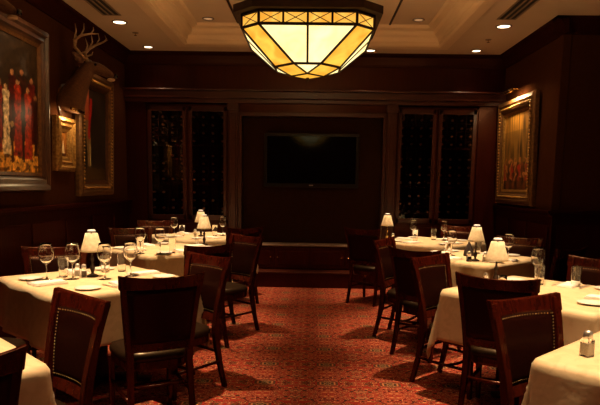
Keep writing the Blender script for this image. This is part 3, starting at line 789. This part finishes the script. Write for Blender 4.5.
place_chair(2.20, 6.34, -38, False, 'chair behind the right wine glass, under the right painting')
place_chair(2.30, 5.26, 38, True, 'dark chair at the wall side between the two right tables')
place_chair(1.97, 8.02, -30, False, 'chair at the far side of the farthest right table')

# ------------------------------------------------------------------ tables and cloths
def make_table(hs):
    t = thing('dining_table', None, 'table')
    MB().box(-hs + .012, hs - .012, -hs + .012, hs - .012, .715, .742).build('tabletop', M['mahogany'], t, bevel=.006)
    MB().lathe([(.0, .04), (.09, .04), (.075, .08), (.05, .12), (.045, .4), (.05, .68), (.13, .715), (0, .715)], 20).build('column', M['bronze'], t, smooth=True)
    m = MB()
    for k in range(4):
        a = k*pi/2 + pi/4; m.box(0, .34, -.03, .03, 0, .03, Matrix.Rotation(a, 4, 'Z')); m.box(0, .2, -.025, .025, .03, .05, Matrix.Rotation(a, 4, 'Z'))
    m.build('base', M['bronze'], t, bevel=.004)
    return t
def make_cloth(a, drop, seed, name='tablecloth'):
    Lh = a + drop; n = 72; rnd = random.Random(seed); ph = [rnd.uniform(0, 6) for _ in range(8)]
    R_ = .012
    def pos(u, v):
        uu = (u*2 - 1)*Lh; vv = (v*2 - 1)*Lh
        cx = max(-a, min(a, uu)); cy = max(-a, min(a, vv)); dx = uu - cx; dy = vv - cy; r = sqrt(dx*dx + dy*dy)
        if r < 1e-9:
            return Vector((uu, vv, .7485 + .0012*noise.noise(Vector((uu*5 + seed, vv*5, 0)))))
        k = r/drop
        dirx, diry = dx/r, dy/r
        th = math.atan2(abs(dy), abs(dx)); cf = sin(2*th)   # 0 on the sides, 1 on the corner diagonal
        # side waves
        tpos = (cy if abs(dx) > abs(dy) else cx)
        si = (0 if uu > 0 else 1) if abs(dx) > abs(dy) else (2 if vv > 0 else 3)
        wav = .5 + .5*sin(tpos*13 + ph[si]) ; wav2 = .5 + .5*sin(tpos*29 + ph[si + 4])
        edge = 1 - (abs(tpos)/a)**6 if cf == 0 else 0
        out = .018 + (.040*wav + .012*wav2)*min(1, k)*edge + .012*k
        out += cf**1.5*(.045*k - .03*max(0, k - 1.15)) - cf*.014 + (.012*sin(th*14 + ph[0])*k*cf)
        bend = min(1, r/.03); out = out*bend if r > 0 else 0
        dn = sqrt(max(0, r*r - min(out, r*.95)**2)) if r > .03 else r*.5*bend
        return Vector((cx + dirx*out, cy + diry*out, .7485 - dn))
    m = MB(); m.grid(pos, n, n)
    return m.build(name, M['cloth'], None, smooth=True, solid=.0035)
HS = .462
tproto = make_table(HS); cp = [make_cloth(HS, .345, 3), make_cloth(HS, .345, 8)]
TABLES = [('T0', -1.66, 2.20, 45, 'table in the bottom left corner', 'bottom left corner'),
          ('T1', -1.53, 4.25, 45, 'large near left table with a lamp', 'near left'),
          ('T2', -1.55, 6.29, 45, 'middle left table', 'middle left'),
          ('T3', -1.49, 7.86, 41, 'farthest left table', 'farthest left'),
          ('R1', 1.59, 2.42, 45, 'table in the bottom right corner', 'bottom right corner'),
          ('R2', 1.62, 4.06, 45, 'near right table', 'near right'),
          ('R3', 1.62, 6.05, 45, 'middle right table', 'middle right'),
          ('R4', 1.50, 7.66, 45, 'farthest right table', 'farthest right')]
TT = {}
for k, (nm, x, y, a, desc, sh) in enumerate(TABLES):
    lb = 'square dining table under the cloth at the %s' % sh if 'corner' in sh else 'square dining table under the %s cloth' % sh
    if k == 0:
        tproto.location = (x, y, 0); tproto.rotation_euler = (0, 0, radians(a)); o = tproto; tag(o, lb, None, 'dining tables')
    else: o = dup(tproto, (x, y, 0), radians(a), lb, 'dining tables')
    lb = 'cream tablecloth with pointed hanging corners on the %s table' % sh
    if k < 2: c = cp[k]; c.location = (x, y, 0); c.rotation_euler = (0, 0, radians(a))
    else: c = dup(cp[k % 2], (x, y, 0), radians(a + 90*(k % 4)))
    tag(c, lb, 'tablecloth', 'cream tablecloths')
    if nm == 'T1': o.scale = (1.09, 1.09, 1); c.scale = (1.09, 1.09, 1)
    TT[nm] = (x, y, radians(a), sh)
ZT = .7530

# ------------------------------------------------------------------ table lamps, glasses, tableware
def make_lamp(kind):
    t = thing('table_lamp', None, 'lamp')
    met = M['brass'] if kind == 'brass' else M['bronze']
    MB().lathe([(0, 0), (.040, 0), (.040, .008), (.030, .014), (.012, .022), (.009, .03)], 20).build('base', met, t, smooth=True)
    MB().lathe([(.009, .03), (.016, .05), (.019, .065), (.010, .085), (.007, .10), (.013, .12), (.015, .13), (.008, .145), (.006, .17), (.006, .21), (0, .21)], 16).build('stem', met if kind != 'crystal' else M['silver'], t, smooth=True)
    m = MB(); rings = []; N = 48
    for r, z in ((.078, .185), (.074, .20), (.062, .24), (.050, .28), (.041, .318)):
        rings.append([((r + .0012*(i % 2))*cos(2*pi*i/N), (r + .0012*(i % 2))*sin(2*pi*i/N), z) for i in range(N)])
    m.loft(rings, caps=False); m.build('lamp_shade', M['shade'], t, smooth=True, solid=.0015)
    m = MB()
    for a in (0, 2.09, 4.19): m.tube([(0, 0, .312), (cos(a)*.041, sin(a)*.041, .316)], .0015, 5)
    m.build('shade_support', met, t)
    MB().lathe([(0, .334), (.030, .332), (.031, .336), (.024, .344), (0, .346)], 20).build('finial_cap', M['cap_white'], t, smooth=True)
    MB().tube([(0, 0, .21), (0, 0, .336)], .004, 6).build('rod', met, t)
    MB().sphere((0, 0, .235), .014, (1, 1, 1.5), 10, 6).build('light_bulb', M['led'], t, smooth=True)
    l = bpy.data.lights.new('lamp_glow', 'POINT'); l.energy = .16; l.color = (1, .72, .42); l.shadow_soft_size = .016
    o = bpy.data.objects.new('lamp_glow', l); C.objects.link(o); o.parent = t; o.location = (0, 0, .262)
    return t
lamp_b = make_lamp('bronze'); 
lamp_pos = [(-1.60, 4.33, 'small shaded table lamp on the near left table among the wine glasses'),
            (-1.20, 6.70, 'small lamp with tilted-looking white shade on the middle left table'),
            (-1.44, 7.80, 'small white-shaded lamp on the farthest left table'),
            (1.31, 4.22, 'small cream-shaded lamp on the near right table, behind the big chair'),
            (1.56, 5.68, 'small cream-shaded lamp on the middle right table')]
for k, (x, y, lb) in enumerate(lamp_pos):
    if k == 0: o = lamp_b; o.location = (x, y, ZT)
    else: o = dup(lamp_b, (x, y, ZT), .3*k)
    tag(o, lb, 'lamp', 'small table lamps')
lb = make_lamp('brass'); lb.location = (.97, 7.68, ZT); tag(lb, 'small bright lamp with brass stem on the farthest right table corner', 'lamp', 'small table lamps')

def glass_wine():
    o_ = [(.0, .0), (.034, .0), (.035, .002), (.02, .005), (.006, .010), (.0038, .03), (.0036, .085), (.006, .095), (.022, .108), (.036, .128), (.0415, .150), (.040, .175), (.034, .205), (.0315, .222)]
    o_ = [(a*1.24, b*1.17) for a, b in o_]
    i_ = [(.0300, .222), (.0325, .205), (.0385, .175), (.040, .150), (.0345, .129), (.021, .111), (.006, .101), (0, .100)]
    i_ = [(a*1.245, b*1.17) for a, b in i_]
    return MB().lathe(o_ + i_, 24).build('wine_glass', M['glass'], None, smooth=True)
def glass_tumbler():
    o_ = [(0, 0), (.027, 0), (.0285, .0005), (.029, .002), (.0335, .07), (.038, .143), (.0378, .1445)]; i_ = [(.0368, .1445), (.0364, .143), (.0318, .07), (.0276, .011), (.0268, .0095), (.025, .009), (0, .009)]
    return MB().lathe(o_ + i_, 24).build('water_tumbler', M['glass'], None, smooth=True)
wg = glass_wine(); tu = glass_tumbler(); usedg = {'w': False, 't': False}
GL = [('w', -1.85, 4.13, 'leftmost tall wine glass on the near left table'), ('w', -1.69, 4.19, 'wine glass left of the near left lamp'),
      ('w', -1.47, 4.22, 'large wine glass just right of the near left lamp'), ('w', -1.33, 4.37, 'wine glass nearest the large left foreground chair'),
      ('t', -1.79, 4.27, 'tumbler between the two leftmost wine glasses'), ('t', -1.58, 4.55, 'tumbler behind the near left lamp'), ('t', -1.47, 4.60, 'tumbler beside the lamp, right, near left table'),
      ('w', -1.66, 5.78, 'wine glass at the near corner of the middle left table'), ('t', -1.70, 5.92, 'tumbler beside the left wine glass on the middle left table'),
      ('w', -1.46, 5.76, 'right wine glass at the front of the middle left table'), ('t', -1.37, 5.88, 'tumbler right of the wine glasses on the middle left table'),
      ('w', -1.74, 7.58, 'left wine glass on the farthest left table'), ('t', -1.68, 7.76, 'left tumbler on the farthest left table'),
      ('w', -1.17, 7.92, 'right wine glass on the farthest left table'), ('t', -1.27, 7.88, 'right tumbler on the farthest left table'),
      ('t', 1.32, 7.62, 'left tumbler on the farthest right table'), ('w', 1.34, 7.90, 'left wine glass on the farthest right table'),
      ('t', 1.60, 7.84, 'middle tumbler on the farthest right table'), ('w', 1.72, 7.80, 'right wine glass on the farthest right table'),
      ('w', 1.43, 6.10, 'wine glass left of the middle right lamp'), ('w', 1.90, 5.78, 'tall wine glass right of the middle right lamp'),
      ('t', 1.36, 5.92, 'low tumbler at the left of the middle right table'), ('t', 1.75, 6.3, 'tumbler behind the middle right lamp'),
      ('w', 1.69, 4.46, 'wine glass behind the tumbler on the near right table'), ('t', 1.66, 4.33, 'tall tumbler at the left of the near right table'),
      ('t', 1.90, 4.28, 'tumbler at the right of the near right table'), ('w', 2.10, 4.16, 'wine glass cut by the right picture edge')]
for kd, x, y, lb in GL:
    src = wg if kd == 'w' else tu
    if not usedg[kd]: usedg[kd] = True; o = src; o.location = (x, y, ZT)
    else: o = dup(src, (x, y, ZT), 0)
    tag(o, 'clear ' + lb if len(lb.split()) < 15 else lb, 'glass', 'wine glasses' if kd == 'w' else 'water tumblers')

def make_plate():
    return MB().lathe([(0, .0), (.045, .0), (.05, .003), (.082, .011), (.084, .013), (.080, .014), (.052, .007), (0, .006)], 32).build('bread_plate', M['china'], None, smooth=True)
def make_napkin():
    m = MB(); 
    for k, (w_, l_, z) in enumerate(((.055, .115, .0), (.0535, .113, .005), (.051, .105, .010))):
        def top(u, v, zz=z, w_=w_, l_=l_): return Vector(((u*2-1)*w_, (v*2-1)*l_, zz + .004 + .003*sin(u*3.1)*(1 + .5*sin(v*5))))
        bm_ = m.bm; n0 = len(bm_.verts)
        nu, nv = 6, 10
        T = [[bm_.verts.new(top(i/nu, j/nv)) for i in range(nu+1)] for j in range(nv+1)]
        B = [[bm_.verts.new(Vector(((i/nu*2-1)*w_, (j/nv*2-1)*l_, z))) for i in range(nu+1)] for j in range(nv+1)]
        for j in range(nv):
            for i in range(nu):
                bm_.faces.new((T[j][i], T[j][i+1], T[j+1][i+1], T[j+1][i])); bm_.faces.new((B[j][i], B[j+1][i], B[j+1][i+1], B[j][i+1]))
        for i in range(nu):
            bm_.faces.new((B[0][i], B[0][i+1], T[0][i+1], T[0][i])); bm_.faces.new((B[nv][i+1], B[nv][i], T[nv][i], T[nv][i+1]))
        for j in range(nv):
            bm_.faces.new((B[j+1][0], B[j][0], T[j][0], T[j+1][0])); bm_.faces.new((B[j][nu], B[j+1][nu], T[j+1][nu], T[j][nu]))
    return m.build('folded_napkin', M['napkin'], None, smooth=True)
def flat_outline(m, left, right, zf, th=.002):
    rings = []
    for (xl, y), (xr, _) in zip(left, right): rings.append([(xl, y, zf(y)), (xr, y, zf(y)), (xr, y, zf(y) + th), (xl, y, zf(y) + th)])
    m.loft(rings)
def make_fork():
    m = MB(); ys = [-.10, -.09, -.03, .03, .045, .06]; ws = [.008, .010, .006, .004, .011, .0125]
    zf = lambda y: .001 + .005*max(0, sin((y + .1)*12))
    flat_outline(m, [(-w_, y) for w_, y in zip(ws, ys)], [(w_, y) for w_, y in zip(ws, ys)], zf)
    for k in range(4):
        x = -.0105 + .007*k; flat_outline(m, [(x - .0018, .06), (x - .001, .10)], [(x + .0018, .06), (x + .001, .10)], zf)
    return m.build('dinner_fork', M['silver'], None)
def make_knife():
    m = MB(); ys = [-.11, -.10, -.01, .0, .03, .09, .115]; l_ = [-.007, -.009, -.007, -.005, -.009, -.009, -.002]; r_ = [.007, .009, .007, .005, .005, .005, .004]
    flat_outline(m, list(zip(l_, ys)), list(zip(r_, ys)), lambda y: .001, .003)
    return m.build('dinner_knife', M['silver'], None)
pl, nk, fk, kn = make_plate(), make_napkin(), make_fork(), make_knife(); ust = set()
GRP = {'plate': 'bread plates', 'napkin': 'folded napkins', 'fork': 'dinner forks', 'knife': 'dinner knives'}
def put(src, kd, x, y, rz, label, z=ZT):
    if kd not in ust: ust.add(kd); o = src; o.location = (x, y, z); o.rotation_euler = (0, 0, rz)
    else: o = dup(src, (x, y, z), rz)
    tag(o, label, kd, GRP[kd]); return o
SIDE = {'near-aisle': None}
for nm, (x, y, a, sh) in TT.items():
    if nm in ('T0', 'R1'): continue
    L_ = nm[0] == 'T'
    for q in range(4):
        an = a + q*pi/2; d = Vector((cos(an), sin(an))); 
        lf = Vector((d.y, -d.x)) * -1      # left hand of the guest, who looks along -d
        lf = Vector((-(-d).y, (-d).x))
        seat = ('far ' if d.y > 0 else 'near ') + ('aisle' if (d.x > 0) == L_ else 'wall')
        c = Vector((x, y)); rz = an + pi/2
        j = lambda s_=.012: random.uniform(-s_, s_)
        p = c + d*(.385 + j()) + lf*(.24 + j()); put(pl, 'plate', p.x, p.y, 0, 'white bread plate at the %s side of the %s table' % (seat, sh))
        p = c + d*(.36 + j()); put(nk, 'napkin', p.x, p.y, rz + j(.12), 'white folded napkin at the %s side of the %s table' % (seat, sh))
        p = c + d*(.37 + j()) + lf*(.10 + j(.006)); put(fk, 'fork', p.x, p.y, rz + pi + j(.06), 'silver fork left of the napkin, %s side of the %s table' % (seat, sh))
        p = c + d*(.37 + j()) - lf*(.09 + j(.006)); put(kn, 'knife', p.x, p.y, rz + pi + j(.06), 'silver knife right of the napkin, %s side of the %s table' % (seat, sh))

# salt and pepper shakers
def make_shaker(fill):
    t = thing('shaker', None, 'shaker')
    def sq(h, z, r=.3):
        c = h*(1 - r*.5); return [(-c,-h,z),(c,-h,z),(h,-c,z),(h,c,z),(c,h,z),(-c,h,z),(-h,c,z),(-h,-c,z)]
    m = MB(); m.loft([sq(.019, 0), sq(.0195, .004), (sq(.0185, .062)), sq(.013, .070)]); m.build('glass_body', M['glass'], t)
    MB().loft([sq(.0155, .006), sq(.015, .048)]).build('contents', M[fill], t)
    MB().lathe([(0, .070), (.0155, .070), (.0165, .074), (.0165, .084), (.014, .093), (.008, .098), (0, .099)], 20).build('cap', M['silver'], t, smooth=True)
    return t
s1 = make_shaker('salt'); s2 = make_shaker('pepper')
sh_list = [(s1, 1.165, 2.47, .5, 'silver-capped glass salt shaker on the bottom right corner table'),
           (s2, -1.64, 4.27, .3, 'dark pepper shaker beside the near left lamp'),
           (s1, -1.70, 4.30, .2, 'pale salt shaker left of the near left lamp'),
           (s1, -1.27, 6.62, .3, 'salt shaker beside the middle left lamp'),
           (s1, -1.50, 7.72, .2, 'salt shaker beside the farthest left lamp'),
           (s2, 1.485, 5.62, .4, 'dark pepper shaker left of the middle right lamp'),
           (s1, 1.63, 5.60, .1, 'salt shaker right of the middle right lamp'),
           (s2, 1.24, 4.22, .1, 'pepper shaker beside the near right lamp'),
           (s2, 1.04, 7.62, .1, 'pepper shaker beside the farthest right lamp')]
us = set()
for src, x, y, rz, lb in sh_list:
    if src.name not in us: us.add(src.name); o = src; o.location = (x, y, ZT); o.rotation_euler = (0, 0, rz); n0 = 1
    else: o = dup(src, (x, y, ZT), rz)
    if x == 1.165: 
        o.scale = (1.12, 1.12, 1.12)
    else: o.scale = (1, 1, 1)
    tag(o, lb, 'shaker', 'salt and pepper shakers')

# votive candle glass behind the big right chair, dark standing napkin on the middle right table
t = thing('votive_candle', 'low glass votive beside the near right lamp', 'candle', (1.42, 4.42, ZT), group=None)
MB().lathe([(0, 0), (.03, 0), (.036, .02), (.034, .05), (.031, .05), (.032, .02), (.027, .008), (0, .008)], 20).build('holder', M['glass'], t, smooth=True)
MB().lathe([(0, .009), (.025, .009), (.025, .026), (0, .026)], 16).build('wax', M['wax'], t)
m = MB(); rings = []
for z, r in ((0, .05), (.04, .045), (.09, .028), (.135, .010), (.15, .002)):
    rings.append([(r*(1 + .18*cos(5*a))*cos(a), r*.7*(1 + .18*cos(5*a))*sin(a), z) for a in [2*pi*i/30 for i in range(30)]])
m.loft(rings); o = m.build('standing_napkin', M['black_napkin'], None, smooth=True); o.location = (1.60, 6.08, ZT)
tag(o, 'dark cone-folded napkin standing on the middle right table', 'napkin')
